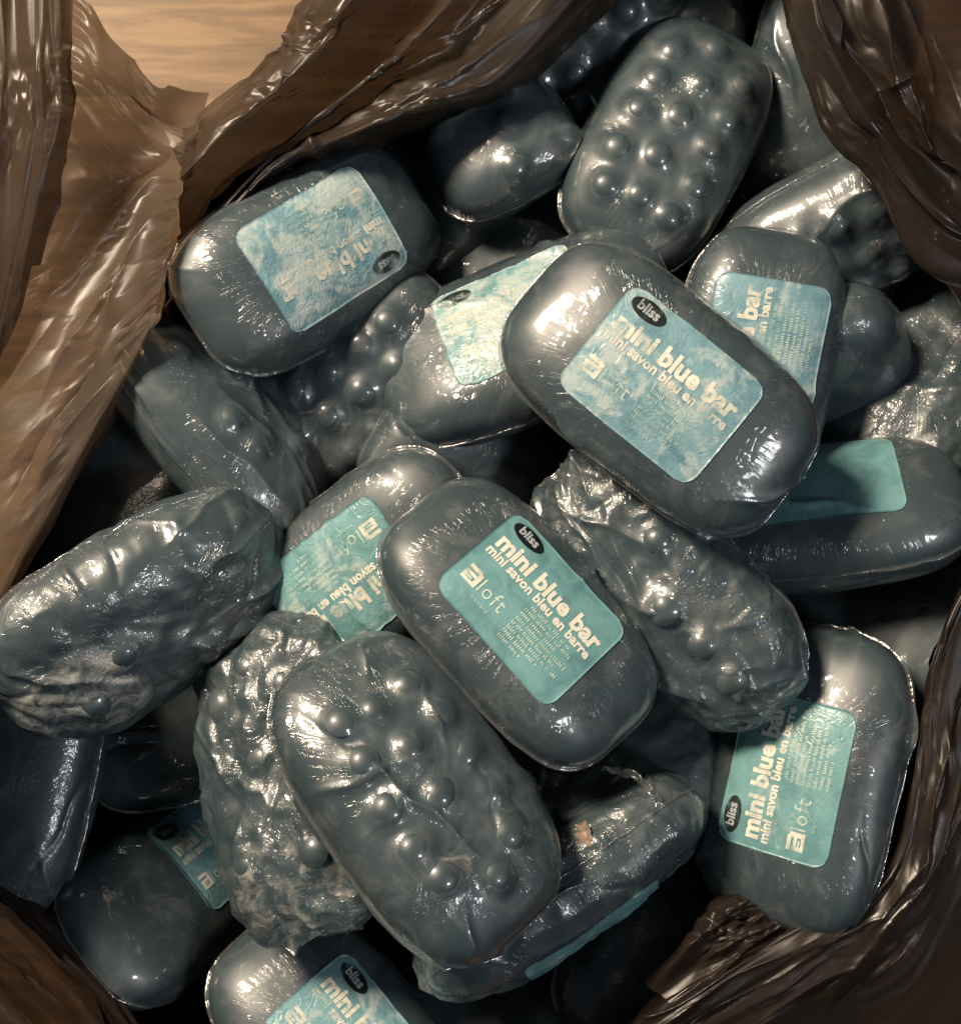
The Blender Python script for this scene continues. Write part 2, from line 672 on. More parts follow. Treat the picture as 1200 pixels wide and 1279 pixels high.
def se_project(d, a, b, c):
    F = ((np.abs(d[:, 0]) ** EN + np.abs(d[:, 1]) ** EN) ** (EM / EN) + np.abs(d[:, 2]) ** EM) ** (1 / EM)
    return d / F[:, None] * np.array([a, b, c])


def se_normal(p, a, b, c):
    x, y, z = p[:, 0] / a, p[:, 1] / b, p[:, 2] / c
    rn = np.maximum(np.abs(x) ** EN + np.abs(y) ** EN, 1e-9)
    k = EM * rn ** (EM / EN - 1)
    g = np.stack([k * np.abs(x) ** (EN - 1) * np.sign(x) / a, k * np.abs(y) ** (EN - 1) * np.sign(y) / b,
                  EM * np.abs(z) ** (EM - 1) * np.sign(z) / c], 1)
    return g / np.maximum(np.linalg.norm(g, axis=1), 1e-12)[:, None]


def se_top(xy, a, b, c, sgn=1):
    rn = (np.abs(xy[:, 0] / a) ** EN + np.abs(xy[:, 1] / b) ** EN) ** (1 / EN)
    z = c * np.maximum(1 - np.minimum(rn, 0.999) ** EM, 0) ** (1 / EM) * sgn
    return np.column_stack([xy, z])


NUBS = []
for xr in (-112, -56, 0, 56, 112):
    for yr in (-54, 0, 54):
        NUBS.append((xr + (14 if yr == 0 else -4) - (0.10 * xr if yr else 0), yr * (0.86 if abs(xr) > 100 else 1)))


class Bar:
    def __init__(s, seed, size, crinkle, scum, folds, nubs, label, along=False):
        s.a, s.b, s.c = 200 * size[0], 114 * size[1], 69 * size[2]
        s.seed = seed
        s.rng = np.random.default_rng(seed)
        s.crinkle, s.scum, s.nubs, s.label = crinkle, scum, nubs, label
        s.creases = []
        for k in range(folds):
            d = s.rng.normal(size=(1, 3))
            c = se_project(d, s.a, s.b, s.c)
            n = se_normal(c, s.a, s.b, s.c)[0]
            t = np.cross(n, s.rng.normal(size=3) + np.array([0, 1.2, 0.6]))
            if along:
                t = np.array([1.0, 0, 0]) - n * n[0] + 0.15 * s.rng.normal(size=3)
            t /= np.linalg.norm(t)
            s.creases.append((c[0], n, t, np.cross(t, n), s.rng.uniform(2.5, 7.5) * s.rng.choice((1, 1, -0.7)), s.rng.uniform(2.6, 8), s.rng.uniform(28, 85)))

    def disp(s, p, n):
        h = 3.2 * pnoise(p / 95 + s.seed * 3.1, s.seed) + 1.3 * pnoise(p / 38 + 7.7, s.seed + 5)
        for c, cn, t, q, amp, wd, ln in s.creases:
            r = p - c
            d, l, e = r @ q, r @ t, r @ cn
            h += amp * np.exp(-np.abs(d + 3 * np.sin(l / 14)) / wd) * np.exp(-(l / ln) ** 2) * np.exp(-(e / 40) ** 2)
        if s.crinkle > 0.3:
            rd = 1 - 2.2 * np.abs(fbm(p / 60 + 3.3 * s.seed, s.seed + 9, 2))
            h += s.crinkle * 8.0 * (rd - 0.5)
            u = np.column_stack([p[:, 0] / 60 + s.seed, (p[:, 1] + 0.7 * p[:, 2]) / 40])
            h += s.crinkle * 11.0 * facets(u, s.seed + 40) + s.crinkle * 4.0 * facets(u * 2.7, s.seed + 41)
        for x, y in s.nubs:
            r2 = (p[:, 0] - x) ** 2 + (p[:, 1] - y) ** 2
            near = (p[:, 2] < 0)
            h += near * (7.5 * np.exp(-(r2 / 20.5 ** 2) ** 1.6))
        return h

    def surf(s, xy, off, sgn=1):
        p = se_top(xy, s.a, s.b, s.c, sgn)
        n = se_normal(p, s.a, s.b, s.c)
        return p + n * (s.disp(p, n) + off)[:, None], n

    def body(s, N):
        d, f = cube_grid(N)
        p = se_project(d, s.a, s.b, s.c)
        n = se_normal(p, s.a, s.b, s.c)
        h = s.disp(p, n)
        # film coordinates round the label
        ang = np.arctan2(p[:, 1] / 71, p[:, 0] / 95)
        qx, qy = np.abs(p[:, 0]) - (LW / 2 - 18), np.abs(p[:, 1]) - (LH / 2 - 18)
        dl = np.hypot(np.maximum(qx, 0), np.maximum(qy, 0)) + np.minimum(np.maximum(qx, qy), 0) - 18
        film = np.column_stack([165 * np.cos(ang), 165 * np.sin(ang), dl * 0.16 + s.seed * 50])
        vary = 0.85 + 0.9 * pnoise(p / 70 + 1.7 * s.seed, s.seed + 3)
        streak = sstep(-3, 2, dl) * (1 - sstep(14, 60, dl)) * (0.45 + 0.55 * sstep(2, 22, dl)) * (p[:, 2] > -5) * np.clip(vary, 0.0, 1.2)
        if not s.label:
            streak = 0.75 * sstep(0.05, 0.35, pnoise(p / 65 + 2.2 * s.seed, s.seed + 77))
        if s.nubs:
            # film pulled over the nubs: stretch marks in a band round the field of nubs
            dn = np.abs(np.hypot(p[:, 0] / 150, p[:, 1] / 82) - 1) * 90
            streak = 0.6 * streak + (p[:, 2] < 0) * (1 - sstep(8, 34, dn)) * np.clip(vary - 0.35, 0, 1) * 0.35
        cn = np.clip(s.crinkle + 1.5 * pnoise(p / 60 + 9.1, s.seed + 21) * min(s.crinkle * 1.6, 0.5), 0, 1.3)
        if s.label:
            cn *= sstep(-4, 10, dl) + (p[:, 2] < 0)
        sc = np.full(len(p), s.scum[0])
        for x, y, z, r, amt in zip(*[iter(s.scum[1:])] * 5):
            rr = np.linalg.norm(p - np.array([x, y, z]), axis=1)
            sc = np.maximum(sc, amt * (1 - sstep(0.45 * r, r, rr)))
        return mesh_np('wrapped_body', p + n * h[:, None], f, True, M_SOAP,
                       {'film': film, 'streak': streak, 'crinkle': cn, 'scum': np.clip(sc, 0, 1)})

    def seam(s):
        n, m = 220, 5
        th = np.linspace(0, 2 * math.pi, n, endpoint=False)
        dx, dy = np.cos(th), np.sin(th) * 0.75
        F = (np.abs(dx) ** EN + np.abs(dy) ** EN) ** (1 / EN)
        x, y = dx / F, dy / F
        out = []
        base = np.column_stack([x * s.a, y * s.b, np.zeros(n)])
        nn = se_normal(base + 1e-6, s.a, s.b, s.c)
        h = s.disp(base, nn)
        wav = pnoise(base / 22 + s.seed, s.seed + 31)
        hi = 2.2 + 3.2 * np.clip(0.4 + 1.2 * pnoise(base / 55 - s.seed, s.seed + 33), 0, 1)
        for r, z in ((-1.5, 1.4), (0.8, 0.9), (1.0, 0.5), (1.0, -0.5), (0.8, -0.9), (-1.5, -1.4)):
            o = h + (hi if abs(r) == 1.0 else (r if r < 0 else hi * 0.45))
            out.append(base + nn * o[:, None] + np.column_stack([np.zeros(n), np.zeros(n), z + wav * 3.0]))
        v = np.stack(out, 1).reshape(-1, 3)
        k = 6
        f = []
        for i in range(n):
            j = (i + 1) % n
            for e in range(k):
                g = (e + 1) % k
                f.append((i * k + e, j * k + e, j * k + g, i * k + g))
        return mesh_np('wrapper_seam', v, np.array(f), True, M_FILM)

    def label_mesh(s, ox, oy, rag):
        nu, nv = 56, 42
        r = 18.0
        ys = (np.linspace(-1, 1, nv))
        yy = np.sign(ys) * (1 - (1 - np.abs(ys)) ** 1.0) * LH / 2
        V = []
        for y in yy:
            e = max(0.0, abs(y) - (LH / 2 - r))
            hw = LW / 2 - r + math.sqrt(max(r * r - e * e, 0.0))
            V.append(np.column_stack([np.linspace(-hw, hw, nu), np.full(nu, y)]))
        V = np.stack(V, 0).reshape(-1, 2)
        if rag > 0:
            edge = np.maximum(np.abs(V[:, 0]) / (LW / 2), np.abs(V[:, 1]) / (LH / 2))
            q = np.column_stack([V / 16, np.full(len(V), s.seed)])
            V = V * (1 - rag * 0.10 * sstep(0.8, 1, edge) * np.clip(0.3 + fbm(q, s.seed, 3) * 1.6, 0, 1))[:, None]
        V = V + np.array([ox, oy])
        p, n = s.surf(V, 1.3)
        f = grid_faces(nv, nu)
        # border skirt gives the sticker its thickness
        loop = list(range(nu)) + [k * nu + nu - 1 for k in range(1, nv)] + [(nv - 1) * nu + k for k in range(nu - 2, -1, -1)] + [k * nu for k in range(nv - 2, 0, -1)]
        sk = p[loop] - n[loop] * 2.4
        o = len(p)
        m = len(loop)
        fs = [(loop[k], o + k, o + (k + 1) % m, loop[(k + 1) % m]) for k in range(m)]
        return mesh_np('label', np.concatenate([p, sk]), np.concatenate([f[:, ::-1], np.array(fs)[:, ::-1]]), True, M_LABEL)

    def print_mesh(s, key, ox, oy):
        v, f, m, off = PRINTS[key]
        p, n = s.surf(v + np.array([ox, oy]), off)
        return mesh_np(PRINT_NAME[key], p, f, True, m)


def nub_mesh():
    n, rings = 16, 5
    v = [(0, 0, 2.4)]
    f = []
    for r in range(1, rings + 1):
        q = 18.5 * r / rings
        z = -7.5 * (1 - math.exp(-(q / 20.5) ** 3.2)) + 2.4 * (1 - (q / 17.0) ** 2)
        for k in range(n):
            a = 2 * math.pi * k / n
            v.append((q * math.cos(a), q * math.sin(a), z))
    for k in range(n):
        f.append((0, 1 + k, 1 + (k + 1) % n))
    for r in range(rings - 1):
        for k in range(n):
            a, b = 1 + r * n + k, 1 + r * n + (k + 1) % n
            f.append((a, a + n, b + n, b))
    z = np.zeros(len(v))
    return mesh_np('nub', np.array(v), f, True, M_SOAP, {'film': np.zeros((len(v), 3)), 'streak': z, 'crinkle': z + 0.06, 'scum': z})


NUB = nub_mesh()
GROUP = 'soap bars piled in the bag'


def rot_frame(px, py, z, phi, tdir, tilt, flip):
    pos = P(px, py, z)
    view = Vector((-pos[0], -pos[1], H - pos[2])).normalized()
    rv = Vector((0, 0, 1)).rotation_difference(view).to_matrix()
    d = math.radians(tdir)
    rt = Matrix.Rotation(math.radians(tilt), 3, Vector((-math.sin(d), math.cos(d), 0)))
    rz = Matrix.Rotation(math.radians(phi), 3, 'Z')
    R = rv @ rt @ rz
    if flip:
        R = R @ Matrix.Rotation(math.pi, 3, 'X')
    return pos, R


THINGS = {}
seed_n = [10]


def bar(key, label, px, py, z, phi, tdir=0, tilt=0, face='label', size=(1, 1, 1), crinkle=0.0, scum=(0.0,), folds=6,
        wear=0.0, hue=0.0, rag=0.0, lo=(0, 0), N=56, prints=True, nubs=True, seam=True, along=False, keepn=1.0):
    seed_n[0] += 1
    nub_on = face == 'nub' and nubs
    rn = random.Random(seed_n[0])
    nl = [(q[0] + rn.uniform(-5, 5), q[1] + rn.uniform(-5, 5)) for q in NUBS if rn.random() <= keepn] if nub_on else []
    B = Bar(seed_n[0], size, crinkle, scum, folds, nl, face == 'label', along)
    pos, R = rot_frame(px, py, z, phi, tdir, tilt, face == 'nub')
    t = bpy.data.objects.new('soap_bar', None)
    t.empty_display_size = 0.01
    C.objects.link(t)
    t.matrix_world = Matrix.Translation(W(pos)) @ R.to_4x4()
    t['label'] = label
    t['category'] = 'soap bar'
    t['group'] = GROUP
    body = part('wrapped_body', B.body(N), t)
    if seam:
        part('wrapper_seam', B.seam(), t)
    if nub_on:
        xy = np.array(nl, float)
        keep = [k for k in range(len(xy)) if B.rng.random() > 0.0]
        p, n = B.surf(xy, 0.0, -1)
        for k in keep:
            o = part('nub', NUB, body)
            q = Vector((0, 0, 1)).rotation_difference(Vector(n[k]))
            sc = B.rng.uniform(0.90, 1.04)
            o.matrix_local = Matrix.Translation(Vector((p[k] - n[k] * 0.0) * U)) @ q.to_matrix().to_4x4() @ Matrix.Diagonal((sc, sc, sc, 1))
    if face == 'label':
        L = part('label', B.label_mesh(lo[0], lo[1], rag), t, wear=wear, hue=hue)
        if prints:
            for k in PRINTS:
                part(PRINT_NAME[k], B.print_mesh(k, *lo), L, wear=wear)
    THINGS[key] = (t, pos, R, B)
    return t


# ------------------------------------------------------------------ floor
def floor():
    s = 6000.0
    v = np.array([(-s, -s, 0), (s, -s, 0), (s, s, 0), (-s, s, 0)])
    o = part('floor', mesh_np('floor', v, np.array([[0, 1, 2, 3]]), False, M_WOOD), None)
    o['kind'] = 'structure'
    return o


floor()

# ------------------------------------------------------------------ the bag
bag = bpy.data.objects.new('plastic_bag', None)
bag.empty_display_size = 0.05
C.objects.link(bag)
bag['label'] = 'crumpled brown plastic carrier bag lying open on the wooden floor'
bag['category'] = 'plastic bag'


def cr_interp(ctrl, n):
    """Catmull-Rom along axis 0."""
    m = len(ctrl)
    t = np.linspace(0, m - 1, n)
    i = np.minimum(t.astype(int), m - 2)
    f = (t - i)[:, None, None]
    p0, p1, p2, p3 = ctrl[np.maximum(i - 1, 0)], ctrl[i], ctrl[i + 1], ctrl[np.minimum(i + 2, m - 1)]
    return 0.5 * (2 * p1 + (p2 - p0) * f + (2 * p0 - 5 * p1 + 4 * p2 - p3) * f ** 2 + (3 * p1 - p0 - 3 * p2 + p3) * f ** 3)


def sheet(name, rows, step=2.8, folds=(), crumple=0.04, clear=0.35, glow=0.10, milk=0.0, seed=1, edge_fix=True, thick=0, label=None, creases=()):
    """rows: control rows of (px, py, z). folds: (amplitude, length along a row, width across rows, kind)."""
    ctrl = np.array([[P(*q) for q in r] for r in rows], float)
    eu = np.max(np.sum(np.linalg.norm(np.diff(ctrl, axis=0), axis=2), axis=0))
    ev = np.max(np.sum(np.linalg.norm(np.diff(ctrl, axis=1), axis=2), axis=1))
    nu, nv = int(eu / step) + 2, int(ev / step) + 2
    g = cr_interp(ctrl, nu)
    g = cr_interp(g.transpose(1, 0, 2), nv).transpose(1, 0, 2)
    du = np.gradient(g, axis=0)
    dv = np.gradient(g, axis=1)
    n = np.cross(dv, du)
    n /= np.maximum(np.linalg.norm(n, axis=2), 1e-9)[..., None]
    if n[..., 2].mean() < 0:
        n = -n
    uu, vv = np.meshgrid(np.linspace(0, eu, nu), np.linspace(0, ev, nv), indexing='ij')
    q = np.column_stack([uu.ravel(), vv.ravel(), np.full(uu.size, seed * 3.7)])
    warp = 6 * pnoise(q / 90, seed + 50)
    q2 = q.copy()
    q2[:, 0] += warp
    h = np.zeros(len(q))
    for amp, lu, lv, kind in folds:        # lu: scale across rows, lv: scale along rows
        qq = q2.copy()
        qq[:, 0] /= lu
        qq[:, 1] /= lv
        if kind == 'ridge':
            h += amp * (1 - 2.6 * np.abs(fbm(qq, seed + 3, 2)))
        elif kind == 'soft':
            h += amp * pnoise(qq, seed + 7)
        elif kind == 'facet':
            zone = (0.7 if lu > 25 else 0.0) + (0.5 if lu > 25 else 1.3) * sstep(-0.15, 0.25, pnoise(q / 120 + 4.4, seed + 13))
            h += amp * facets(qq, seed + int(lu)) * zone
    gp = g.reshape(-1, 3)
    for (x0, y0), (x1, y1), amp, wd in creases:
        zc = float(np.median(gp[:, 2]))
        a, b = P(x0, y0, zc)[:2], P(x1, y1, zc)[:2]
        t = (b - a) / np.linalg.norm(b - a)
        r = gp[:, :2] - a
        l = r @ t
        d = r @ np.array([-t[1], t[0]]) + 5 * np.sin(l / 37 + x0) + warp * 0.2
        ln = np.linalg.norm(b - a)
        h += amp * np.exp(-np.abs(d) / wd) * sstep(-15, ln * 0.3, l) * (1 - sstep(ln * 0.7, ln + 15, l))
    v = g.reshape(-1, 3) + n.reshape(-1, 3) * h[:, None]
    v[:, 2] -= FLOOR
    v[:, 2] = np.maximum(v[:, 2], 3)
    o = part(name, mesh_np(name, v, grid_faces(nu, nv), True, M_BAG), bag, crumple=crumple, clear=clear, glow=glow, milk=milk)
    if label:
        o['label'] = label
    return o


def rowz(pts, z):
    return [(x, y, z) for x, y in pts]


# bowl of the bag: floor to rim
RIM = [(205, 400), (225, 325), (310, 215), (480, 150), (640, 70), (720, -40), (860, -100), (990, -70), (1065, 150), (1150, 320), (1240, 450),
       (1240, 650), (1165, 820), (1135, 1000), (1065, 1120), (905, 1200), (760, 1310), (500, 1440), (200, 1340), (90, 1200), (-60, 1060, 180), (-54, 960, 190),  # left rim raised out of view to cast shade on the lower-left bars
       (-50, 860, 150), (0, 765, 20), (75, 620), (150, 480)]


def bowl():
    c = P(600, 640, 0)
    rim = np.array([P(*q) if len(q) == 3 else P(q[0], q[1], 0) for q in RIM])
    rim = np.concatenate([rim, rim[:1]])
    rim = cr_interp(rim[:, None, :], 260)[:, 0, :]
    rows = [rim + np.array([0, 0, 10.0])]
    for z in (-60, -150, -300, -450):
        r = c + (rim - c) * ((H - z) / (H - np.maximum(rim[:, 2:3], 0)) * 1.012)
        r[:, 2] = z
        rows.append(r)
    for k, z in ((0.98, -560), (0.85, FLOOR + 8), (0.4, FLOOR + 5), (0.02, FLOOR + 5)):
        r = c + (rows[4] - c) * k
        r[:, 2] = z
        rows.append(r)
    ctrl = np.stack(rows)
    g = cr_interp(ctrl, 70)
    nu, nv = g.shape[:2]
    v = g.reshape(-1, 3)
    h = 16 * fbm(v / np.array([70, 70, 240]), 5, 3)
    d = v - c
    d[:, 2] = 0
    d /= np.maximum(np.linalg.norm(d, axis=1), 1)[:, None]
    v = v + d * h[:, None] * sstep(0, 100, v[:, 2] - FLOOR)[:, None]
    v[:, 2] -= FLOOR
    part('bag_body', mesh_np('bag_body', v, grid_faces(nu, nv), True, M_BAG), bag, crumple=0.04, clear=0.0, glow=0.0)


bowl()

# left wall with the scooped mouth between the two handles
sheet('bag_side', [
    [(-180, -90, -250), (-30, -60, -150), (94, -12, -60), (138, 48, -60), (190, 108, -60), (222, 115, -55), (262, 117, -40)],
    [(-180, 90, -150), (0, 90, -60), (92, 70, -30), (140, 110, -20), (186, 150, -10), (215, 160, 0), (250, 165, 20)],
    [(-180, 260, -100), (0, 230, -20), (85, 190, 0), (135, 200, 10), (180, 205, 15), (212, 205, 25), (240, 212, 50)],
    [(-180, 420, -80), (-20, 380, 0), (62, 330, 20), (112, 305, 15), (160, 280, 15), (192, 260, 30), (225, 245, 70)],
    [(-180, 560, -60), (-30, 510, 0), (40, 450, 30), (88, 420, 30), (136, 380, 35), (172, 340, 50), (212, 300, 80)],
    [(-180, 720, -40), (-50, 660, 10), (10, 600, 35), (60, 540, 45), (105, 490, 50), (150, 430, 60), (196, 375, 80)],
    [(-180, 930, -40), (-70, 850, 20), (-5, 765, 30), (52, 665, 40), (100, 580, 50), (145, 500, 55), (188, 418, 70)],
    [(-170, 950, -140), (-85, 860, -110), (-18, 772, -100), (38, 672, -90), (86, 586, -90), (132, 504, -90), (180, 418, -60)],
], folds=[(5, 110, 300, 'soft'), (7, 70, 190, 'facet'), (3.0, 24, 90, 'facet'), (1.2, 12, 26, 'facet')], crumple=0.04, clear=0.30, glow=0.2, milk=0.55, seed=3,
      creases=[((96, 20), (235, 128), 9, 9), ((98, 62), (230, 150), -9, 8), ((98, 88), (225, 165), 10, 9), ((98, 118), (205, 190), -9, 8), ((96, 128), (132, 225), -9, 7),
               ((45, 335), (228, 172), -16, 9), ((30, 420), (212, 208), 12, 10), ((60, 500), (185, 300), 11, 9), ((15, 640), (135, 420), -12, 12),
               ((120, 470), (215, 250), 14, 7), ((-10, 560), (70, 400), 10, 10), ((60, 610), (150, 470), 9, 8), ((120, 160), (175, 225), 8, 5)])

# the near handle, bunched, running up out of the frame
sheet('handle', [
    [(-60, -80, 120), (-62, 60, 110), (-66, 180, 100), (-80, 320, 70), (-110, 470, 20)],
    [(-10, -80, 125), (-12, 60, 120), (-20, 180, 110), (-40, 320, 80), (-70, 470, 35)],
    [(15, -80, 115), (12, 60, 115), (0, 190, 100), (-18, 330, 75), (-50, 480, 30)],
    [(40, -80, 132), (40, 60, 128), (34, 180, 112), (10, 320, 80), (-20, 460, 45)],
    [(62, -80, 140), (60, 60, 130), (52, 180, 110), (28, 310, 80), (4, 440, 45)],
    [(84, -80, 135), (82, 60, 125), (78, 150, 110), (60, 250, 85), (38, 350, 55)],
    [(96, -80, 90), (94, 60, 80), (90, 140, 70), (72, 230, 50), (48, 330, 35)],
], folds=[(8, 27, 150, 'facet'), (4, 15, 40, 'facet'), (1.8, 8, 16, 'facet')], crumple=0.04, clear=0.22, glow=0.2, milk=0.18, seed=5)

# the far handle: a strap of folds from the left corner up to the right
sheet('handle', [
    [(222, 168, -40), (258, 128, -20), (330, 72, 0), (352, 40, 0), (380, -10, 10), (430, -90, 10)],
    [(224, 200, 30), (266, 148, 40), (335, 85, 50), (368, 48, 60), (402, -2, 60), (455, -90, 60)],
    [(225, 222, 70), (280, 168, 80), (352, 108, 80), (395, 64, 80), (440, 3, 80), (500, -90, 80)],
    [(226, 232, 40), (288, 180, 30), (364, 116, 10), (412, 70, 10), (456, 12, 10), (520, -90, 10)],
    [(222, 300, -30), (304, 214, -50), (388, 140, -60), (444, 92, -60), (500, 26, -50), (580, -90, -50)],
    [(214, 335, 25), (308, 226, 25), (394, 150, 25), (460, 98, 30), (528, 36, 30), (630, -90, 30)],
    [(212, 350, -5), (315, 230, -5), (408, 157, -10), (484, 104, -15), (566, 44, -20), (680, -90, -20)],
    [(210, 372, 25), (322, 226, 25), (430, 163, 20), (518, 116, 15), (608, 68, 10), (740, -90, 10)],
    [(210, 392, 10), (330, 222, 10), (440, 173, 10), (540, 133, 5), (640, 92, 0), (800, -90, 0)],
    [(225, 410, -100), (345, 240, -100), (455, 190, -100), (555, 150, -100), (655, 108, -100), (815, -60, -100)],
], folds=[(8, 32, 170, 'facet'), (4.5, 20, 40, 'facet'), (1.8, 9, 20, 'facet')], crumple=0.04, clear=0.12, milk=0.10, seed=8,
    creases=[((330, 75), (410, 95), 6, 5), ((250, 300), (560, 60), 10, 5), ((470, 150), (690, 20), 9, 5), ((480, 120), (520, 40), 6, 6)])

# right upper wall, folded over towards the camera
sheet('bag_side', [
    [(968, -80, 10), (995, 35, 10), (1022, 110, 10), (1050, 180, 10), (1096, 236, 20), (1152, 332, 30), (1240, 368, 30)],
    [(958, -80, 60), (986, 35, 60), (1014, 110, 60), (1042, 178, 60), (1092, 234, 60), (1148, 330, 60), (1240, 362, 60)],
    [(985, -80, 95), (1010, 25, 95), (1036, 90, 95), (1064, 150, 90), (1095, 185, 85), (1160, 275, 75), (1240, 335, 70)],
    [(1010, -80, 125), (1024, 18, 125), (1046, 75, 120), (1080, 140, 110), (1110, 180, 100), (1176, 258, 85), (1240, 318, 75)],
    [(1040, -80, 105), (1058, 25, 105), (1080, 75, 105), (1118, 130, 95), (1140, 175, 85), (1196, 240, 70), (1250, 290, 65)],
    [(1085, -80, 120), (1098, 20, 118), (1120, 70, 112), (1146, 125, 105), (1160, 178, 95), (1206, 220, 80), (1260, 260, 70)],
    [(1110, -80, 80), (1135, 20, 80), (1150, 70, 75), (1166, 120, 70), (1182, 160, 70), (1220, 200, 60), (1270, 230, 60)],
    [(1250, -80, 60), (1260, 20, 60), (1265, 60, 60), (1270, 100, 60), (1275, 130, 60), (1280, 170, 60), (1300, 200, 60)],
    [(1420, -80, -200), (1420, 20, -200), (1420, 60, -200), (1420, 100, -200), (1420, 130, -200), (1420, 170, -200), (1420, 200, -200)],
], folds=[(7, 95, 240, 'facet'), (4.5, 40, 75, 'facet'), (1.4, 13, 26, 'facet')], crumple=0.04, clear=0.10, seed=12,
      creases=[((1060, -20), (1150, 185), 11, 7), ((1040, 55), (1142, 180), -13, 7), ((1092, 188), (1210, 300), 13, 5), ((1138, 100), (1192, 245), -11, 7),
               ((1002, -10), (1038, 66), 10, 4), ((1100, 115), (1128, 100), 8, 5), ((1120, -20), (1160, 110), 10, 9), ((1165, 40), (1200, 150), -9, 10)])

# right lower wall, gathered in long folds
RL = [(1260, 560), (1222, 690), (1180, 780), (1152, 870), (1135, 980), (1112, 1065), (1068, 1122), (985, 1160), (890, 1212), (800, 1268), (720, 1340)]


def off_rows(base, offs):
    b = np.array(base, float)
    t = np.gradient(b, axis=0)
    n = np.column_stack([-t[:, 1], t[:, 0]])
    n /= np.linalg.norm(n, axis=1)[:, None]
    if (n * (b - np.array([600, 640]))).sum() < 0:
        n = -n
    rows = []
    for o, z in offs:
        q = b + n * o
        rows.append([(x, y, z) for x, y in q])
    return rows


sheet('bag_side', off_rows(RL, [(26, -110), (5, -30), (0, 32), (18, 42), (55, 36), (95, 14), (145, -40), (270, -260)]),
      folds=[(7, 70, 200, 'facet'), (4, 34, 90, 'facet'), (1.8, 15, 34, 'facet')], crumple=0.04, clear=0.12, seed=15,
      creases=[((780, 1285), (1005, 1158), 9, 6), ((840, 1290), (980, 1190), -10, 7), ((1000, 1245), (1105, 1150), 12, 7), ((900, 1290), (1080, 1180), 10, 6),
               ((1070, 1150), (1145, 1070), 10, 6), ((1140, 1070), (1178, 880), 11, 5), ((1165, 1000), (1205, 840), -11, 7), ((1125, 1120), (1200, 960), 9, 8),
               ((1020, 1285), (1150, 1140), -9, 9),
               ((760, 1275), (960, 1178), 7, 3), ((860, 1262), (1010, 1180), 7, 3), ((930, 1285), (1060, 1200), -7, 3), ((1010, 1180), (1090, 1128), 6, 3),
               ((1085, 1165), (1135, 1100), 8, 3), ((1150, 1010), (1172, 900), 7, 3), ((1160, 1080), (1200, 990), 7, 3), ((1040, 1270), (1120, 1190), 7, 3)])
# crumpled tuck in front of the lowest labelled bar
sheet('bag_tuck', [
    [(800, 1222, -40), (842, 1185, -40), (885, 1140, -40), (912, 1112, -60)],
    [(808, 1232, 20), (850, 1190, 45), (895, 1145, 45), (928, 1120, 20)],
    [(826, 1244, 30), (868, 1206, 30), (915, 1165, 50), (950, 1138, 30)],
    [(850, 1262, 45), (892, 1224, 50), (940, 1180, 55), (975, 1158, 45)],
], step=1.8, folds=[(8, 18, 44, 'facet'), (6, 12, 22, 'facet'), (4, 6, 10, 'facet')], crumple=0.04, clear=0.3, glow=0.2, milk=0.12, seed=18)
# left lower wall
sheet('bag_side', off_rows([(-160, 960), (-60, 1050), (0, 1098), (62, 1150), (122, 1206), (190, 1290), (280, 1390)],
                           [(30, -160), (6, -90), (0, -30), (20, 0), (48, -20), (72, 10), (92, -30), (112, 20), (150, -10), (260, -200)]),
      folds=[(10, 40, 200, 'facet'), (4, 22, 80, 'facet')], crumple=0.04, clear=0.12, seed=21)

# ------------------------------------------------------------------ the soap bars
HERO = 76
bar('top', 'clean bar on top of the pile, its pale blue label half rubbed off', 822, 486, 115, -39, 60, 5, wear=0.46, N=HERO, size=(0.955, 0.975, 1))
bar('centre', 'bar in the middle of the pile with the most readable teal label', 646, 775, 80, -48, 42, 24, wear=0.0, hue=1.0, N=HERO, size=(0.925, 0.95, 0.93))
bar('upleft', 'bar under the bag handle with its scuffed pale blue label upside down', 385, 322, -40, 211.5, 31, 24, wear=0.62, N=HERO, size=(0.90, 0.935, 0.95))
bar('ridged', 'dark bar with lengthwise film ridges against the left bag wall', 282, 535, -60, -52, 40, 52, face='nub', folds=34, along=True, keepn=0.35, crinkle=0.12, size=(0.84, 0.95, 1))
bar('shade', 'shaded bumpy bar just below the upside-down blue label', 450, 485, -120, 38, -120, 12, face='nub', folds=8, crinkle=0.15, size=(0.85, 0.95, 1))
bar('flaked', 'bar with a flaking pale green label, tucked under the topmost bar', 655, 425, -60, 22, 115, 34, wear=0.7, hue=1.0, rag=0.35, crinkle=0.1)
bar('loose', 'bumpy bar in loose glossy crumpled film right of the clearest label', 832, 738, 15, -47, 225, 16, face='nub', folds=70, keepn=0.5, crinkle=0.5, N=HERO, size=(0.98, 0.86, 0.95))
bar('right', 'teal labelled bar at lower right whose lettering reads upwards', 1003, 970, -20, 76, 180, 20, hue=1.0, wear=0.2, N=HERO, size=(0.95, 1.06, 1))
bar('bumpy', 'large bar showing rows of round bumps in clear film, lower middle', 520, 990, 150, -55, 40, 18, face='nub', folds=26, keepn=0.88, crinkle=0.2, N=HERO, size=(0.96, 1.02, 1),
    scum=(0.0, 90, 30, -60, 34, 0.9, 0, 0, -69, 110, 0.32))
bar('torn', 'bar with torn frilled wrapper and crusted top beside the big bumpy bar', 704, 1106, 10, 35, -55, 86, hue=1.0, wear=0.3, prints=False, folds=40, crinkle=0.42,
    scum=(0.12, 60, 100, 20, 60, 0.7), N=HERO)
bar('grimy', 'tarnished wrinkled bar standing behind the left edge of the big bumpy bar', 362, 965, 30, 102, 180, 30, face='nub', keepn=0.3, folds=50, crinkle=0.7,
    scum=(0.45, -150, 0, -40, 140, 0.85), N=HERO)
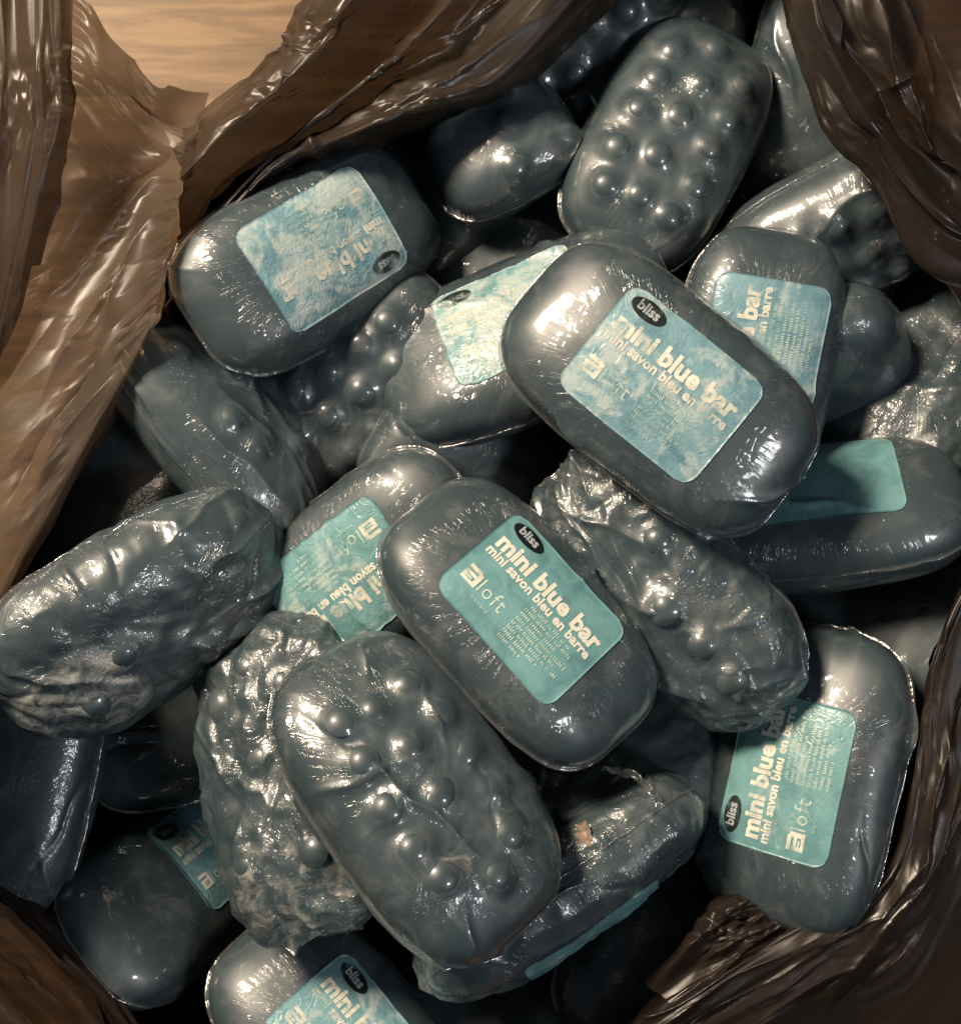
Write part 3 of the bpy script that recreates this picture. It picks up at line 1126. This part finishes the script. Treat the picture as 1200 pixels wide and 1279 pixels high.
bar('bottom', 'teal labelled bar cut off by the bottom edge of the picture', 432, 1318, -30, -50, 45, 10, hue=0.6, wear=0.4)
bar('low', 'bar in deep shade at lower left with a label corner showing', 216, 1112, -200, 40, 40, 48, hue=0.6, wear=0.2, lo=(56, 12))
bar('crusty', 'big bar at the left edge with a dried white lather patch', 178, 765, 30, 30, -60, 32, face='nub', keepn=0.25, folds=50, crinkle=0.36, N=HERO,
    scum=(0.05, -92, 30, -60, 105, 1.0, -150, 30, -40, 80, 0.95), size=(0.97, 1, 1))
bar('edge', 'bar cut off by the left edge beneath the lather-crusted bar', 22, 950, -100, 80, 180, 30, face='nub', nubs=False, folds=16, crinkle=0.2, scum=(0.3,))
bar('hiding', 'bar with a green label left of the clearest label, its text upside down', 452, 716, -20, 217, 208, 25, hue=1.0, wear=0.35, rag=0.3, size=(0.9, 0.95, 0.95))
bar('stub', 'purplish bar standing on end under the bag handle', 628, 190, -115, 28, 110, 28, face='nub', keepn=0.3, folds=8, crinkle=0.2, size=(0.50, 0.68, 0.9))
bar('nubby', 'bar with rows of bumps facing up at the top of the pile', 832, 182, -110, 62, 62, 24, face='nub', folds=2, crinkle=0.06, N=HERO, scum=(0.0, 60, -10, -66, 26, 0.9), size=(0.87, 0.93, 0.95))
bar('backmost', 'dark bumpy bar farthest back at the top edge', 748, 62, -190, 20, -60, 14, face='nub', folds=8)
bar('tucked', 'bar with crackled glinting film half under the right bag flap', 1030, 105, -170, 75, 0, 10, face='nub', nubs=False, folds=14, crinkle=0.16, size=(0.9, 0.95, 1))
bar('slanted', 'bumpy bar with a bright flat edge below the right bag flap', 1050, 290, -110, 27, -60, 36, face='nub', folds=8, crinkle=0.1, size=(0.9, 0.9, 1))
bar('behind', 'blue labelled bar partly hidden behind the topmost bar, text reading upwards', 940, 448, -40, 80, 10, 10, wear=0.35, size=(0.82, 0.9, 1))
bar('small', 'dark bar standing on end right of the topmost bar', 1045, 478, -170, 110, -70, 60, face='nub', nubs=False, folds=6, crinkle=0.25, size=(0.95, 0.92, 1))
bar('rightmost', 'bar against the right side, its teal label crossed by a shadow', 1020, 645, -60, 8, 95, 48, hue=1.0, wear=0.1, prints=False, lo=(8, 0), size=(0.94, 0.97, 1))
bar('under', 'dim bar wedged below the shadowed teal label on the right', 1112, 800, -130, 5, 90, 20, face='nub', nubs=False, folds=4)
bar('peek', 'small bar end peeking out above the clearest label', 576, 585, -125, 150, -50, 35, face='nub', nubs=False, folds=6, crinkle=0.2, size=(0.7, 0.85, 0.95))
bar('wedge', 'shadowed bar between the clearest label and the upward-reading label', 832, 930, -110, 50, 60, 25, face='nub', nubs=False, folds=14, crinkle=0.35)
bar('leftgap', 'small bar end in the gap by the left bag wall', 150, 618, -140, 70, 180, 35, face='nub', nubs=False, folds=12, crinkle=0.2)
bar('upgap', 'dim bar lying under the standing purplish bar', 632, 325, -230, 10, 100, 30, face='nub', nubs=False, folds=6)
bar('deep', 'barely lit bar deep in the gap right of the lather crust', 262, 890, -290, 20, 60, 20, face='nub', nubs=False, folds=8)
bar('brown', 'bar with a brownish soap crust beside the right bag wall', 1150, 500, -150, 65, 90, 25, face='nub', nubs=False, folds=14, crinkle=0.45, scum=(0.55,))
bar('farright', 'dim bar under the folded right bag edge', 1180, 395, -260, 20, 90, 20, face='nub', nubs=False, folds=4)
bar('core', 'dark bar deep between the topmost bar and the clearest label', 690, 560, -230, 60, 90, 20, face='nub', nubs=False, folds=8)


# ------------------------------------------------------------------ torn film on the opened bar
def film_piece(name, key, rows, amp, seed, cell=14, step=2.2, material=None):
    t, pos, Rm, B = THINGS[key]
    ctrl = np.array([[P(*q) for q in r] for r in rows], float)
    nu = int(np.linalg.norm(ctrl[0, 0] - ctrl[-1, 0]) / step) + 6
    nv = int(np.sum(np.linalg.norm(np.diff(ctrl[0], axis=0), axis=1)) / step) + 6
    g = cr_interp(ctrl, nu)
    g = cr_interp(g.transpose(1, 0, 2), nv).transpose(1, 0, 2).reshape(-1, 3)
    f1, f2 = worley(g[:, :2] / cell, seed)
    g = g + np.column_stack([4 * pnoise(g / 9, seed + 1), 4 * pnoise(g / 9, seed + 2), amp * (f2 - f1) + 5 * pnoise(g / 12, seed + 3)])
    loc = (g - pos) @ np.array(Rm)
    return part(name, mesh_np(name, loc, grid_faces(nu, nv), True, material or M_FILM), t)


film_piece('torn_film_edge', 'torn', [
    [(748, 962, 78), (785, 968, 82), (814, 998, 80), (828, 1036, 66)],
    [(754, 958, 88), (794, 964, 94), (824, 996, 92), (838, 1038, 78)],
    [(762, 966, 84), (796, 976, 88), (816, 1006, 86), (830, 1042, 72)]], 8, 71, cell=8, step=1.6)
m_scrap, nt_, _, _ = mat('peach_scrap_paper')
b_ = nd(nt_, 'ShaderNodeBsdfPrincipled')
b_.inputs['Base Color'].default_value = (0.30, 0.21, 0.16, 1)
o_ = nd(nt_, 'ShaderNodeOutputMaterial')
nt_.links.new(b_.outputs[0], o_.inputs[0])
film_piece('wrapper_scrap', 'torn', [
    [(722, 1030, 104), (732, 1027, 106)], [(720, 1046, 106), (740, 1047, 108)], [(726, 1064, 104), (738, 1062, 106)]], 3, 75, cell=9, step=1.5, material=m_scrap)

bar('basin', 'dim bar in the gap at the bottom edge, right of the lowest label', 600, 1300, -190, 15, 90, 20, face='nub', nubs=False, folds=8, crinkle=0.2)
bar('nook', 'dim bar deep under the torn bar near the crumpled bag tuck', 830, 1150, -220, 60, 0, 20, face='nub', nubs=False, folds=8, crinkle=0.2)
bar('hollow', 'dim bar in the dark gap left of the standing purplish bar', 540, 250, -220, 60, 160, 30, face='nub', nubs=False, folds=8, crinkle=0.2)
